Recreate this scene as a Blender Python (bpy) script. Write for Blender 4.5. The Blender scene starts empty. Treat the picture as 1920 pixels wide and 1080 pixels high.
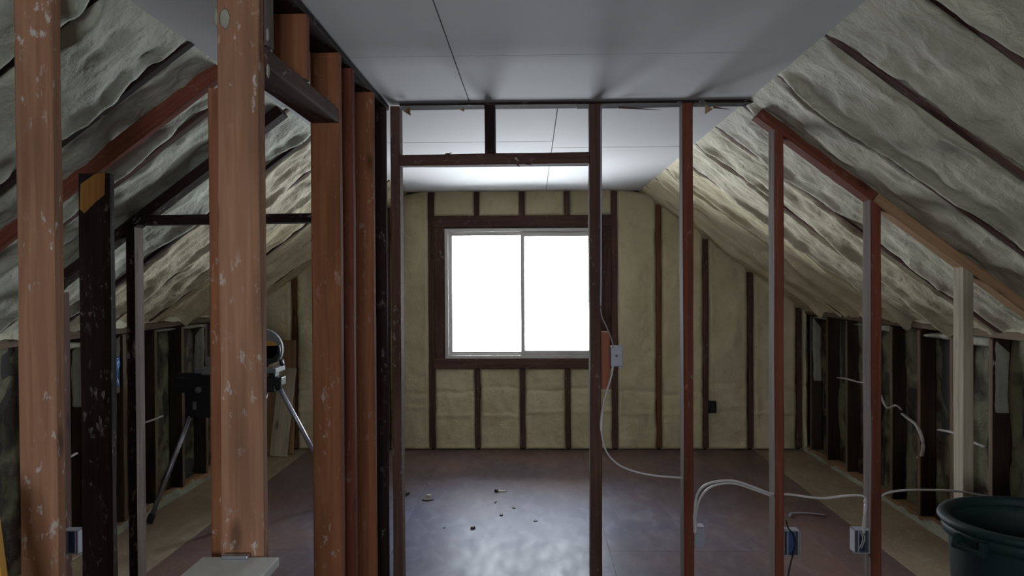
import bpy, bmesh, math, random
from mathutils import Vector, Matrix, noise, Euler
random.seed(7)
C = bpy.context.scene.collection
SC = bpy.context.scene
# ------------------------------------------------------------------ camera
F = 1500.0
EYE = 1.52
YAW, PITCH, ROLL = math.radians(1.52), math.radians(-0.57), math.radians(-0.3)
cam_d = bpy.data.cameras.new('camera'); cam = bpy.data.objects.new('camera', cam_d); C.objects.link(cam)
cam_d.sensor_width = 36.0; cam_d.lens = 36.0*F/1920.0; cam_d.clip_start = 0.02
CM = (Matrix.Translation((0, 0, EYE)) @ Matrix.Rotation(YAW, 4, 'Z') @ Matrix.Rotation(math.pi/2+PITCH, 4, 'X')
      @ Matrix.Rotation(ROLL, 4, 'Z'))
cam.matrix_world = CM
SC.camera = cam
# ------------------------------------------------------------------ light, exposure
vs = SC.view_settings
vs.view_transform = 'Standard'; vs.look = 'None'; vs.gamma = 1.0; vs.use_curve_mapping = False
vs.exposure = 0.18
W = bpy.data.worlds.new('overcast_sky'); SC.world = W; W.use_nodes = True
wn = W.node_tree.nodes; wn['Background'].inputs[0].default_value = (0.91, 0.94, 1.0, 1)
wn['Background'].inputs[1].default_value = 29.0

def portal(name, x0, x1, z0, z1, y, facing):
    l = bpy.data.lights.new(name, 'AREA'); l.shape = 'RECTANGLE'; l.size = x1-x0; l.size_y = z1-z0
    l.cycles.is_portal = True
    o = bpy.data.objects.new(name, l); C.objects.link(o)
    o.location = ((x0+x1)/2, y, (z0+z1)/2)
    o.rotation_euler = (math.radians(-90 if facing < 0 else 90), 0, 0)
    return o

# ------------------------------------------------------------------ measuring: where a pixel ray meets a depth plane
RO = Vector((0, 0, EYE)); RM = CM.to_3x3()
def ray(px, py): return (RM @ Vector(((px-960)/F, -(py-540)/F, -1))).normalized()
def at(px, py, y):
    d = ray(px, py); return RO + d*(y/d.y)
def X(px, y, py=525): return at(px, py, y).x
def Z(py, y, px=960): return at(px, py, y).z

# ------------------------------------------------------------------ materials
def newmat(name):
    m = bpy.data.materials.new(name); m.use_nodes = True
    return m, m.node_tree.nodes, m.node_tree.links, m.node_tree.nodes['Principled BSDF']
def plain(name, col, rough=.5, metal=0.0, var=.12, bump=.0, scale=20):
    m, n, l, b = newmat(name)
    tc = n.new('ShaderNodeTexCoord'); nz = n.new('ShaderNodeTexNoise'); nz.inputs['Scale'].default_value = scale; nz.inputs['Detail'].default_value = 5
    l.new(tc.outputs['Object'], nz.inputs['Vector'])
    mx = n.new('ShaderNodeMix'); mx.data_type = 'RGBA'
    mx.inputs[6].default_value = (*[c*(1-var) for c in col], 1); mx.inputs[7].default_value = (*[min(1, c*(1+var)) for c in col], 1)
    l.new(nz.outputs['Fac'], mx.inputs[0]); l.new(mx.outputs[2], b.inputs['Base Color'])
    b.inputs['Roughness'].default_value = rough; b.inputs['Metallic'].default_value = metal
    if bump:
        bp = n.new('ShaderNodeBump'); bp.inputs['Strength'].default_value = bump; bp.inputs['Distance'].default_value = .01
        l.new(nz.outputs['Fac'], bp.inputs['Height']); l.new(bp.outputs['Normal'], b.inputs['Normal'])
    return m

def mapr(n, l, src, a, b_, c=0.0, d=1.0):
    r = n.new('ShaderNodeMapRange'); r.inputs[1].default_value = a; r.inputs[2].default_value = b_
    r.inputs[3].default_value = c; r.inputs[4].default_value = d; l.new(src, r.inputs[0]); return r.outputs[0]
def mixc(n, l, fac, a, b_):
    mx = n.new('ShaderNodeMix'); mx.data_type = 'RGBA'
    if fac is not None: l.new(fac, mx.inputs[0])
    for k, v in ((6, a), (7, b_)):
        if isinstance(v, tuple): mx.inputs[k].default_value = (*v, 1)
        else: l.new(v, mx.inputs[k])
    return mx.outputs[2]

def wood(name, c1, c2, splat=0.0, spcol=(.62, .60, .56), stain=None, rough=.85, blotch=.0):
    """old lumber: grain along local z, knots, optional plaster splashes"""
    m, n, l, b = newmat(name)
    tc = n.new('ShaderNodeTexCoord'); oi = n.new('ShaderNodeObjectInfo')
    off = n.new('ShaderNodeVectorMath'); off.operation = 'SCALE'; off.inputs[0].default_value = (7, 3, 11)
    l.new(oi.outputs['Random'], off.inputs['Scale'])
    add = n.new('ShaderNodeVectorMath'); add.operation = 'ADD'; l.new(tc.outputs['Object'], add.inputs[0]); l.new(off.outputs[0], add.inputs[1])
    def mp(sc):
        k = n.new('ShaderNodeMapping'); k.inputs['Scale'].default_value = sc; l.new(add.outputs[0], k.inputs['Vector']); return k.outputs[0]
    g = n.new('ShaderNodeTexNoise'); g.inputs['Scale'].default_value = 1; g.inputs['Detail'].default_value = 7; g.inputs['Distortion'].default_value = .7
    l.new(mp((55, 55, 2.2)), g.inputs['Vector'])
    big = n.new('ShaderNodeTexNoise'); big.inputs['Scale'].default_value = 1; big.inputs['Detail'].default_value = 3; l.new(mp((9, 9, 1.7)), big.inputs['Vector'])
    col = mixc(n, l, mapr(n, l, g.outputs['Fac'], .3, .7), c1, c2)
    dark = tuple(x*.45 for x in c1)
    col = mixc(n, l, mapr(n, l, big.outputs['Fac'], .52, .75, 0, .8), col, dark)
    vo = n.new('ShaderNodeTexVoronoi'); vo.inputs['Scale'].default_value = 1; l.new(mp((7, 7, 2.6)), vo.inputs['Vector'])
    col = mixc(n, l, mapr(n, l, vo.outputs['Distance'], .06, .14, .85, 0), col, tuple(x*.3 for x in c1))
    if stain:
        st = n.new('ShaderNodeTexNoise'); st.inputs['Scale'].default_value = 1; st.inputs['Detail'].default_value = 4; l.new(mp((5, 5, 1.1)), st.inputs['Vector'])
        col = mixc(n, l, mapr(n, l, st.outputs['Fac'], .5, .62, 0, .7), col, stain)
    if splat > 0:
        s = n.new('ShaderNodeTexNoise'); s.inputs['Scale'].default_value = 1; s.inputs['Detail'].default_value = 6; s.inputs['Roughness'].default_value = .65
        l.new(mp((48, 48, 22)), s.inputs['Vector'])
        s2 = n.new('ShaderNodeTexNoise'); s2.inputs['Scale'].default_value = 1; s2.inputs['Detail'].default_value = 2; l.new(mp((6, 6, 4)), s2.inputs['Vector'])
        mul = n.new('ShaderNodeMath'); mul.operation = 'MULTIPLY'
        l.new(mapr(n, l, s.outputs['Fac'], .585, .65), mul.inputs[0]); l.new(mapr(n, l, s2.outputs['Fac'], .45, .62, 0, splat), mul.inputs[1])
        col = mixc(n, l, mul.outputs[0], col, spcol)
    hv = n.new('ShaderNodeHueSaturation'); l.new(mapr(n, l, oi.outputs['Random'], 0, 1, .85, 1.15), hv.inputs['Value']); l.new(col, hv.inputs['Color'])
    l.new(hv.outputs[0], b.inputs['Base Color'])
    b.inputs['Roughness'].default_value = rough
    b.inputs['Specular IOR Level'].default_value = .08
    bp = n.new('ShaderNodeBump'); bp.inputs['Strength'].default_value = .45; bp.inputs['Distance'].default_value = .004
    l.new(g.outputs['Fac'], bp.inputs['Height']); l.new(bp.outputs['Normal'], b.inputs['Normal'])
    return m

def foam_mat(name, c1, c2, c3=None, t=(.5, .62), dirt=.3):
    m, n, l, b = newmat(name)
    tc = n.new('ShaderNodeTexCoord')
    a = n.new('ShaderNodeTexNoise'); a.inputs['Scale'].default_value = 3.5; a.inputs['Detail'].default_value = 6; l.new(tc.outputs['Object'], a.inputs['Vector'])
    f = n.new('ShaderNodeTexNoise'); f.inputs['Scale'].default_value = 55; f.inputs['Detail'].default_value = 6; f.inputs['Roughness'].default_value = .6; l.new(tc.outputs['Object'], f.inputs['Vector'])
    v = n.new('ShaderNodeTexNoise'); v.inputs['Scale'].default_value = 14; v.inputs['Detail'].default_value = 4; v.inputs['Distortion'].default_value = 1.0; l.new(tc.outputs['Object'], v.inputs['Vector'])
    col = mixc(n, l, mapr(n, l, a.outputs['Fac'], .35, .65), c1, c2)
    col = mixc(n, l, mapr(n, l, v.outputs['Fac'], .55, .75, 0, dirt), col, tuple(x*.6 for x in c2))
    if c3:
        d = n.new('ShaderNodeTexNoise'); d.inputs['Scale'].default_value = 4.2; d.inputs['Detail'].default_value = 5; d.inputs['Distortion'].default_value = .4
        ad = n.new('ShaderNodeVectorMath'); ad.operation = 'ADD'; ad.inputs[1].default_value = (13, 5, 2); l.new(tc.outputs['Object'], ad.inputs[0]); l.new(ad.outputs[0], d.inputs['Vector'])
        col = mixc(n, l, mapr(n, l, d.outputs['Fac'], t[0], t[1]), col, c3)
    l.new(col, b.inputs['Base Color'])
    b.inputs['Roughness'].default_value = .75; b.inputs['Specular IOR Level'].default_value = .25
    bp = n.new('ShaderNodeBump'); bp.inputs['Strength'].default_value = .55; bp.inputs['Distance'].default_value = .014
    mx = n.new('ShaderNodeMath'); mx.operation = 'MULTIPLY_ADD'; mx.inputs[1].default_value = .5
    l.new(f.outputs['Fac'], mx.inputs[0]); l.new(v.outputs['Fac'], mx.inputs[2])
    l.new(mx.outputs[0], bp.inputs['Height']); l.new(bp.outputs['Normal'], b.inputs['Normal'])
    return m

M = {}
M['orange'] = wood('wood_orange_brown', (.42, .225, .14), (.30, .145, .088), splat=.8)
M['orange2'] = wood('wood_warm_brown', (.33, .135, .066), (.22, .085, .045), splat=.35)
M['red'] = wood('wood_red_brown', (.24, .078, .048), (.15, .048, .033), splat=.2)
M['brown'] = wood('wood_dull_brown', (.135, .075, .058), (.08, .045, .038), splat=.25)
M['dark'] = wood('wood_dark', (.045, .028, .024), (.022, .015, .014), splat=.35)
M['grey'] = wood('wood_weathered_grey', (.20, .16, .14), (.11, .085, .075), splat=.1)
M['pale'] = wood('wood_pale', (.50, .44, .34), (.38, .32, .235), splat=0)
M['tan'] = wood('wood_tan', (.42, .26, .15), (.30, .18, .10), splat=0)
M['knee'] = wood('wood_knee_stud', (.05, .032, .022), (.028, .019, .014), splat=0, stain=(.07, .055, .036))
M['rust'] = wood('wood_rust_brown', (.20, .095, .042), (.12, .055, .028), splat=.1)
M['edge'] = wood('wood_grey_brown', (.20, .15, .105), (.13, .095, .068))
M['cut'] = wood('wood_fresh_cut', (.42, .20, .06), (.30, .13, .04), splat=0)
M['foam_roof'] = foam_mat('foam_grey_cream', (.62, .59, .46), (.47, .44, .335), dirt=.45)
M['foam_mid'] = foam_mat('foam_warm_cream', (.63, .575, .415), (.50, .445, .315), dirt=.35)
M['foam_left'] = foam_mat('foam_grey_green', (.56, .575, .475), (.42, .425, .34), dirt=.35)
M['foam_wall'] = foam_mat('foam_cream', (.69, .61, .40), (.59, .51, .325), dirt=.22)
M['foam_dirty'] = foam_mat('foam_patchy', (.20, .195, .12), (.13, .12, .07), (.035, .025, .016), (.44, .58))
M['foam_pale'] = foam_mat('foam_light', (.40, .40, .325), (.28, .275, .215))
M['board'] = plain('drywall_face', (.64, .64, .645), .8, var=.05, bump=.04, scale=5)
M['dark_gap'] = plain('dark_board', (.05, .045, .04), .9)
M['alu'] = plain('window_aluminium', (.55, .52, .50), .45, .2, var=.06)
M['white'] = plain('white_paint', (.70, .71, .68), .5, var=.08, bump=.1, scale=40)
M['black'] = plain('black_metal', (.012, .014, .016), .4, var=.3)
M['steel'] = plain('steel_tube', (.42, .43, .50), .35, .8, var=.08)
M['steel_dull'] = plain('dull_metal', (.17, .175, .185), .7, .1, var=.15)
M['cable'] = plain('white_cable', (.62, .58, .58), .5, var=.08)
M['blackcord'] = plain('black_cord', (.01, .01, .012), .5)
M['boxgrey'] = plain('grey_box', (.36, .36, .42), .5, .1, var=.12)
M['boxblue'] = plain('blue_plastic', (.035, .075, .20), .4, var=.2)
M['boxinside'] = plain('dark_blue_plastic', (.012, .02, .06), .5, var=.2)
M['bin'] = plain('green_plastic', (.004, .020, .020), .65, var=.25, bump=.15, scale=15)
M['yellow'] = plain('yellow_fibreglass', (.62, .30, .02), .45, var=.12)
M['sawyellow'] = plain('saw_orange_plastic', (.42, .20, .04), .45)
M['bluefilm'] = plain('blue_film', (.08, .22, .50), .2, var=.25, bump=.4, scale=30)
M['chip'] = plain('debris_dark', (.05, .04, .035), .8, var=.3)
M['chip2'] = plain('debris_pale', (.55, .50, .45), .8, var=.3)
M['rubber'] = plain('rubber', (.01, .01, .01), .8)

def floor_mat(name, c1, c2, c3, r0, r1, painted_sheen=None):
    m, n, l, b = newmat(name)
    tc = n.new('ShaderNodeTexCoord')
    def nz(sc, det, mp=(1, 1, 1), dist=0):
        k = n.new('ShaderNodeMapping'); k.inputs['Scale'].default_value = mp; l.new(tc.outputs['Object'], k.inputs['Vector'])
        t = n.new('ShaderNodeTexNoise'); t.inputs['Scale'].default_value = sc; t.inputs['Detail'].default_value = det; t.inputs['Distortion'].default_value = dist
        l.new(k.outputs[0], t.inputs['Vector']); return t.outputs['Fac']
    a = nz(1.6, 5); s = nz(9, 6, (1, .5, 1), .5); g = nz(14, 6, (1, .35, 1)); f = nz(60, 3)
    col = mixc(n, l, mapr(n, l, a, .35, .65), c1, c2)
    col = mixc(n, l, mapr(n, l, s, .52, .72, 0, .75), col, c3)
    col = mixc(n, l, mapr(n, l, f, .62, .7, 0, .3), col, tuple(min(1, x*2.0) for x in c3))
    if painted_sheen:   # bluish window reflection painted into the base colour, fading towards sides and far end
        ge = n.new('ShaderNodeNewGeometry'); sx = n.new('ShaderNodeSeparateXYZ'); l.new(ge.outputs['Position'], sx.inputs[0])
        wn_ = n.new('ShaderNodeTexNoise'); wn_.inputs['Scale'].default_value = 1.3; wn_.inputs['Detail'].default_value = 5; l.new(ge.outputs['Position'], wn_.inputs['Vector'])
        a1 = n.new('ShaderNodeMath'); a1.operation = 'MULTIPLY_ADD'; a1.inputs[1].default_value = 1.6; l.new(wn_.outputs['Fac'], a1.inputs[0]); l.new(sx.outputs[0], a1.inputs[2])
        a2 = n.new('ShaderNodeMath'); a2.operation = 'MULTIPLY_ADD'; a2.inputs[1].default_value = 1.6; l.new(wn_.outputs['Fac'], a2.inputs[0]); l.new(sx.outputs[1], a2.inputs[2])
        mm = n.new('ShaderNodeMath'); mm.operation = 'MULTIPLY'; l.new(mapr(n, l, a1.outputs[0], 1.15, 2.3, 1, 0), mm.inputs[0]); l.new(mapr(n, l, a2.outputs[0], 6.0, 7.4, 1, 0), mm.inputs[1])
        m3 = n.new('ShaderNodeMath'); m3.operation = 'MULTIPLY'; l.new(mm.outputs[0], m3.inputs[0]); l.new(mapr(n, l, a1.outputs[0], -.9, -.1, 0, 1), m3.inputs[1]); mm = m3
        wc = mixc(n, l, mapr(n, l, s, .45, .75, 0, .8), painted_sheen[0], painted_sheen[1])
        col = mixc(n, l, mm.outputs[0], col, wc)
    l.new(col, b.inputs['Base Color'])
    l.new(mapr(n, l, g, .3, .7, r0, r1), b.inputs['Roughness'])
    b.inputs['Specular IOR Level'].default_value = .035
    b.inputs['Specular Tint'].default_value = (.62, .78, 1, 1)
    bp = n.new('ShaderNodeBump'); bp.inputs['Strength'].default_value = .12; bp.inputs['Distance'].default_value = .006
    l.new(g, bp.inputs['Height']); l.new(bp.outputs['Normal'], b.inputs['Normal'])
    return m
M['floor'] = floor_mat('worn_floor_painted_sheen', (.19, .12, .10), (.145, .102, .098), (.20, .155, .145), .34, .46, painted_sheen=((.085, .09, .135), (.165, .165, .215)))
M['ply'] = floor_mat('plywood_strip', (.36, .28, .20), (.28, .215, .155), (.40, .33, .25), .6, .8)

def glass():
    m, n, l, b = newmat('window_glass')
    n.remove(b); out = n['Material Output']
    t = n.new('ShaderNodeBsdfTransparent'); t.inputs[0].default_value = (.95, .97, .97, 1)
    g = n.new('ShaderNodeBsdfGlossy'); g.inputs['Roughness'].default_value = .02
    fr = n.new('ShaderNodeFresnel'); fr.inputs[0].default_value = 1.45
    mx = n.new('ShaderNodeMixShader'); l.new(fr.outputs[0], mx.inputs[0]); l.new(t.outputs[0], mx.inputs[1]); l.new(g.outputs[0], mx.inputs[2])
    l.new(mx.outputs[0], out.inputs[0]); return m
M['glass'] = glass()

# ------------------------------------------------------------------ object helpers
def tag(o, label=None, cat=None, group=None, kind=None):
    if label: o['label'] = label
    if cat: o['category'] = cat
    if group: o['group'] = group
    if kind: o['kind'] = kind
    return o
def thing(name, loc, label, cat, group=None, kind=None):
    o = bpy.data.objects.new(name, None); o.empty_display_size = .1; C.objects.link(o); o.location = loc
    return tag(o, label, cat, group, kind)
def adopt(o, parent):
    if parent is not None:
        p = parent; off = Vector((0, 0, 0))
        while p is not None:
            if p.type == 'EMPTY' or p.get('_base'): off += p.location
            p = p.parent
        o.parent = parent
        W_[o.name] = 1
        o.matrix_parent_inverse = wmat(parent).inverted()
W_ = {}
def wmat(o):
    m = o.matrix_basis.copy()
    if o.parent is not None: m = wmat(o.parent) @ o.matrix_parent_inverse @ m
    return m
def link(name, me, mat, parent=None, mw=None, smooth=False):
    me.materials.append(M[mat] if isinstance(mat, str) else mat)
    if smooth:
        for p in me.polygons: p.use_smooth = True
    o = bpy.data.objects.new(name, me); C.objects.link(o)
    if mw is not None: o.matrix_world = mw; o.matrix_basis = mw
    adopt(o, parent)
    return o
def bm_mesh(bm, name):
    me = bpy.data.meshes.new(name); bm.normal_update(); bm.to_mesh(me); bm.free(); return me
def bm_box(bm, x0, x1, y0, y1, z0, z1, bev=0.0):
    r = bmesh.ops.create_cube(bm, size=1.0); vs_ = r['verts']
    for v in vs_:
        v.co = Vector((x0 if v.co.x < 0 else x1, y0 if v.co.y < 0 else y1, z0 if v.co.z < 0 else z1))
    if bev > 0:
        es = list({e for v in vs_ for e in v.link_edges})
        bmesh.ops.bevel(bm, geom=es, offset=bev, segments=2, affect='EDGES', profile=.6)
def box(name, x0, x1, y0, y1, z0, z1, mat, parent=None, bev=.003):
    """axis box whose object origin is its centre"""
    c = Vector(((x0+x1)/2, (y0+y1)/2, (z0+z1)/2)); bm = bmesh.new()
    bm_box(bm, x0-c.x, x1-c.x, y0-c.y, y1-c.y, z0-c.z, z1-c.z, bev)
    return link(name, bm_mesh(bm, name), mat, parent, Matrix.Translation(c))
def boxes(name, lst, mat, parent=None, bev=.0):
    bm = bmesh.new()
    for b in lst: bm_box(bm, *b, bev)
    return link(name, bm_mesh(bm, name), mat, parent)
def lumber(name, p0, p1, w, t, mat, parent=None, xdir=(1, 0, 0), wob=.0015, cut0=0.0, cut1=0.0, bev=.004):
    """piece of lumber from p0 to p1: width w along xdir, thickness t across; cut0/1 slope the ends along x"""
    p0 = Vector(p0); p1 = Vector(p1); zz = (p1-p0); L = zz.length; zz.normalize()
    xx = Vector(xdir); xx = (xx-zz*xx.dot(zz)).normalized(); yy = zz.cross(xx)
    bm = bmesh.new(); n = max(2, min(16, int(L/.18)))
    r = min(bev, w*.2, t*.2); hw, ht = w/2, t/2
    prof = [(-hw+r, -ht), (hw-r, -ht), (hw, -ht+r), (hw, ht-r), (hw-r, ht), (-hw+r, ht), (-hw, ht-r), (-hw, -ht+r)]
    sd = random.uniform(0, 50); rings = []
    for i in range(n+1):
        f = i/n; ring = []
        for k, (x, y) in enumerate(prof):
            z = L*f
            if i == 0: z += cut0*x
            if i == n: z += cut1*x
            wx = noise.noise((sd+k*.7, z*2.1, 0))*wob*1.5; wy = noise.noise((sd+k*.7, z*2.1, 9))*wob
            ring.append(bm.verts.new((x+wx, y+wy, z)))
        rings.append(ring)
    for i in range(n):
        for k in range(8):
            a, b_ = rings[i], rings[i+1]; bm.faces.new((a[k], a[(k+1) % 8], b_[(k+1) % 8], b_[k]))
    bm.faces.new(list(reversed(rings[0]))); bm.faces.new(rings[-1])
    m = Matrix((xx, yy, zz)).transposed().to_4x4(); m.translation = p0
    return link(name, bm_mesh(bm, name), mat, parent, m)
def stud(name, x0, x1, y0, y1, z0, z1, mat, parent, **k):
    return lumber(name, ((x0+x1)/2, (y0+y1)/2, z0), ((x0+x1)/2, (y0+y1)/2, z1), x1-x0, y1-y0, mat, parent, **k)
def tube_pts(pts, sub=8):
    """Catmull-Rom through the points"""
    P = [Vector(p) for p in pts]; P = [P[0]*2-P[1]]+P+[P[-1]*2-P[-2]]; out = []
    for i in range(1, len(P)-2):
        for s in range(sub):
            t = s/sub; a, b, c, d = P[i-1:i+3]
            out.append(.5*((2*b)+(-a+c)*t+(2*a-5*b+4*c-d)*t*t+(-a+3*b-3*c+d)*t**3))
    out.append(P[-2]); return out
def tube(name, pts, r, mat, parent=None, sub=8, flat=1.0, seg=8):
    pl = tube_pts(pts, sub) if sub > 1 else [Vector(p) for p in pts]
    bm = bmesh.new(); rings = []; up = Vector((0, 0, 1))
    for i, p in enumerate(pl):
        t = (pl[min(i+1, len(pl)-1)]-pl[max(i-1, 0)]).normalized()
        s = t.cross(up)
        if s.length < .05: s = t.cross(Vector((0, 1, 0)))
        s.normalize(); u = s.cross(t)
        rings.append([bm.verts.new(p+s*math.cos(a)*r*flat+u*math.sin(a)*r) for a in [k*2*math.pi/seg for k in range(seg)]])
    for i in range(len(rings)-1):
        for k in range(seg):
            bm.faces.new((rings[i][k], rings[i][(k+1) % seg], rings[i+1][(k+1) % seg], rings[i+1][k]))
    bm.faces.new(list(reversed(rings[0]))); bm.faces.new(rings[-1])
    bmesh.ops.recalc_face_normals(bm, faces=bm.faces)
    return link(name, bm_mesh(bm, name), mat, parent, smooth=True)
def lathe(name, prof, mat, parent=None, mw=None, seg=40, caps=True):
    bm = bmesh.new(); rings = []
    for (r, z) in prof:
        rings.append([bm.verts.new((r*math.cos(k*2*math.pi/seg), r*math.sin(k*2*math.pi/seg), z)) for k in range(seg)])
    for i in range(len(rings)-1):
        for k in range(seg):
            bm.faces.new((rings[i][k], rings[i][(k+1) % seg], rings[i+1][(k+1) % seg], rings[i+1][k]))
    if caps: bm.faces.new(list(reversed(rings[0]))); bm.faces.new(rings[-1])
    bmesh.ops.recalc_face_normals(bm, faces=bm.faces)
    return link(name, bm_mesh(bm, name), mat, parent, mw, smooth=True)
def sstep(t): t = max(0, min(1, t)); return t*t*(3-2*t)
def fb(x, y, z, o=4): return noise.fractal((x, y, z), .8, 2.1, o)
def foam(name, parent, O, U, V, N, w, h0, h1, nu, nv, mat, pillow=.02, mid=.0, amp=.02, fine=.004, edge=.03, rim=.035, stretch=3.0, vend=True, wander=.008, lobes=0.0, vfade=False, seams=()):
    """sprayed foam skin filling one bay: U across the bay, V along it, N towards the room"""
    O, U, V, N = Vector(O), Vector(U).normalized(), Vector(V).normalized(), Vector(N).normalized()
    sd = random.uniform(0, 100); vv = []; ff = []
    for j in range(nv+1):
        for i in range(nu+1):
            # denser samples near the rims
            a = i/nu; a = a*.55+sstep(a)*.45
            hh = h0+(h1-h0)*a; b = j/nv; b = b*.75+sstep(b)*.25
            u = a*w; v = b*hh
            e = min(u, w-u)
            if vend: e = min(e, v*1.3, (hh-v)*1.3)
            s = sstep(e/rim)
            ridge = math.exp(-((e-rim*1.3)/(rim*1.2))**2)
            d = -edge+(edge+mid)*s+pillow*(1.3 if a > .5 else .5)*ridge*s*(0.7+.9*fb(sd+9, v*2.2, u*1.5, 2))
            d += s*amp*fb(sd+u*stretch*1.6, v*1.5, sd, 4)
            d += s*fine*fb(u*16+sd, v*12, sd*2, 3)
            if lobes: d += s*lobes*abs(fb(sd+u*9, v*3.0, 4, 3))
            for q, dep in seams: d += dep*math.exp(-((v-q-.03*fb(u*3, q, sd, 2))/.016)**2)
            if vfade: d = d*sstep((v+.01)/.14)
            uo = (wander*(fb(sd, v*4, 3 if a < .5 else 7, 3)+.35*fb(sd, v*22, 3 if a < .5 else 7, 2)))*(1-sstep(e/(rim*2)))
            vv.append(O+U*(u+uo)+V*v+N*d)
    for j in range(nv):
        for i in range(nu):
            k = j*(nu+1)+i; ff.append((k, k+1, k+nu+2, k+nu+1))
    me = bpy.data.meshes.new(name); me.from_pydata([tuple(p) for p in vv], [], ff)
    if ff:
        me.update()
        if me.polygons[len(ff)//2].normal.dot(N) < 0: me.flip_normals()
    return link(name, me, mat, parent, smooth=True)

# ------------------------------------------------------------------ key dimensions
YB = 7.13                      # room face of the far gable wall
YF = -1.9                      # gable behind the camera
YP = 3.55                      # front face of the cross partition
ZC = 2.31; S = .745            # ceiling height, roof slope
XR, XL = .95, -1.13            # ceiling edges
KR, KL = 2.40, -2.53           # knee walls
def roof_z(x): return ZC-S*(x-XR) if x > XR else (ZC-S*(XL-x) if x < XL else ZC)
nl = math.sqrt(1+S*S)

# ------------------------------------------------------------------ floor
fl = box('floor', KL-.15, KR+.15, YF-.1, YB+.12, -.06, -.018, 'dark_gap', bev=0); tag(fl, kind='structure')
def fpanel(x0, x1, y0, y1, mat):
    g = .0007; box('floor_panel', x0+g, x1-g, y0+g, y1-g, -.018, 0, mat, fl, bev=.0008)
XFL, XFR = -2.03, 1.95
cuts = [XFL, -.80, .42, 1.64, XFR]
for i in range(4):
    ys = [YF, .8, 3.24, 6.05, YB+.1] if i % 2 else [YF, -.4, 2.04, 4.48, 6.92, YB+.1]
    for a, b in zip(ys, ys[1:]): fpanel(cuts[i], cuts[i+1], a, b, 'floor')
for a, b in ((YF, 1.3), (1.3, 3.74), (3.74, 6.18), (6.18, YB+.1)):
    fpanel(KL-.1, XFL, a, b, 'ply'); fpanel(XFR, KR+.1, a, b, 'ply')

# ------------------------------------------------------------------ ceiling
ce = box('ceiling', XL-.25, XR+.25, YF-.1, YB+.12, ZC+.016, ZC+.06, 'dark_gap', bev=0); tag(ce, kind='structure')
def cpanel(x0, x1, y0, y1, g=.002, dz=0):
    box('drywall_panel', x0+g, x1-g, y0+g, y1-g, ZC+dz, ZC+.0155, 'board', ce, bev=.0012)
XS1, XS2 = X(875, 3.4, 195), X(1030, 5.6, 330)
for (a, b) in ((YF, .38), (.38, 2.82), (2.82, YP+.045)):
    cpanel(XL-.02, XS1, a, b); cpanel(XS1, XR+.02, a, b)
Y1, Y2 = 4.58, 4.80
cpanel(XL-.02, XS2, YP+.047, Y1, dz=.001); cpanel(XL-.02, XS2, Y1, YB+.02)
cpanel(XS2, XR+.02, YP+.047, Y2, dz=.001); cpanel(XS2, XR+.02, Y2, YB+.02)

# ------------------------------------------------------------------ roof slopes
def slope(side):
    sg = 1 if side == 'right' else -1
    xc = XR if sg > 0 else XL; xk = KR if sg > 0 else KL
    V = Vector((sg, 0, -S)).normalized(); N = Vector((-sg*S, 0, -1)).normalized()
    L = abs(xk-xc)*nl
    P = Vector((xc, 0, ZC))
    # roof deck behind the rafters
    bm = bmesh.new(); a = P-V*.25-N*.13; b = P+V*(L+.30)-N*.13
    vs_ = []
    for y in (YF-.1, YB+.12):
        for q in (a, b, b-N*.03, a-N*.03): vs_.append(bm.verts.new((q.x, y, q.z)))
    for q in ((0, 1, 2, 3), (4, 5, 6, 7), (0, 1, 5, 4), (1, 2, 6, 5), (2, 3, 7, 6), (3, 0, 4, 7)): bm.faces.new([vs_[k] for k in q])
    bmesh.ops.recalc_face_normals(bm, faces=bm.faces)
    root = link('ceiling_slope_'+side, bm_mesh(bm, 'roof_deck'), 'dark_gap'); tag(root, kind='structure')
    ys = [1.07+.52*k for k in range(12)]; fm = 'foam_roof' if sg > 0 else 'foam_left'
    for i, y in enumerate(ys):
        m = 'brown' if (i % 3 or sg > 0) else 'dark'
        if sg < 0 and i in (2,): m = 'dark'
        c = P+N*(-.062+(.0 if sg > 0 else .006))
        lumber('rafter', Vector((c.x, y, c.z))+V*-.02, Vector((c.x, y, c.z))+V*(L+.05), .042, .12, m, root, xdir=(0, 1, 0), wob=.003)
    for i, y in enumerate(ys):
        fm = ('foam_roof' if sg > 0 else 'foam_left') if i < 6 else ('foam_mid' if i < 8 else 'foam_wall')
        y1 = ys[i+1] if i+1 < len(ys) else YB+.03
        if y > 6.9: break
        g = .012 if sg > 0 else .014
        o = P+Vector((0, y+g, 0)); w = y1-y-2*g
        far = y > 4.0
        foam('foam_panel', root, o-V*.012, (0, 1, 0), V, N, w+(.08 if y1 > YB else 0), L+.03, L+.03, 26, 90, fm,
             pillow=(.036 if far else .024) if sg > 0 else (.030 if far else .020), mid=-.012 if not far else -.006, amp=.022 if sg > 0 else (.05 if y < 2.5 else .036), fine=.007,
             edge=.010 if sg > 0 else .014, rim=.030, stretch=1.1 if not far else 2.2, vend=False, wander=.013,
             vfade=True, lobes=(.016 if far else .008) if sg < 0 else (.010 if far else 0))
    o = P+Vector((0, YF, 0)); fm = 'foam_roof' if sg > 0 else 'foam_left'
    foam('foam_panel', root, o, (0, 1, 0), V, N, 1.05-YF, L, L, 30, 20, fm, amp=.04, mid=0, vend=False)
    # dense sprayed seam of foam where slope meets the knee wall plate
    return root, P, V, N, L
slR = slope('right'); slL = slope('left')

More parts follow.
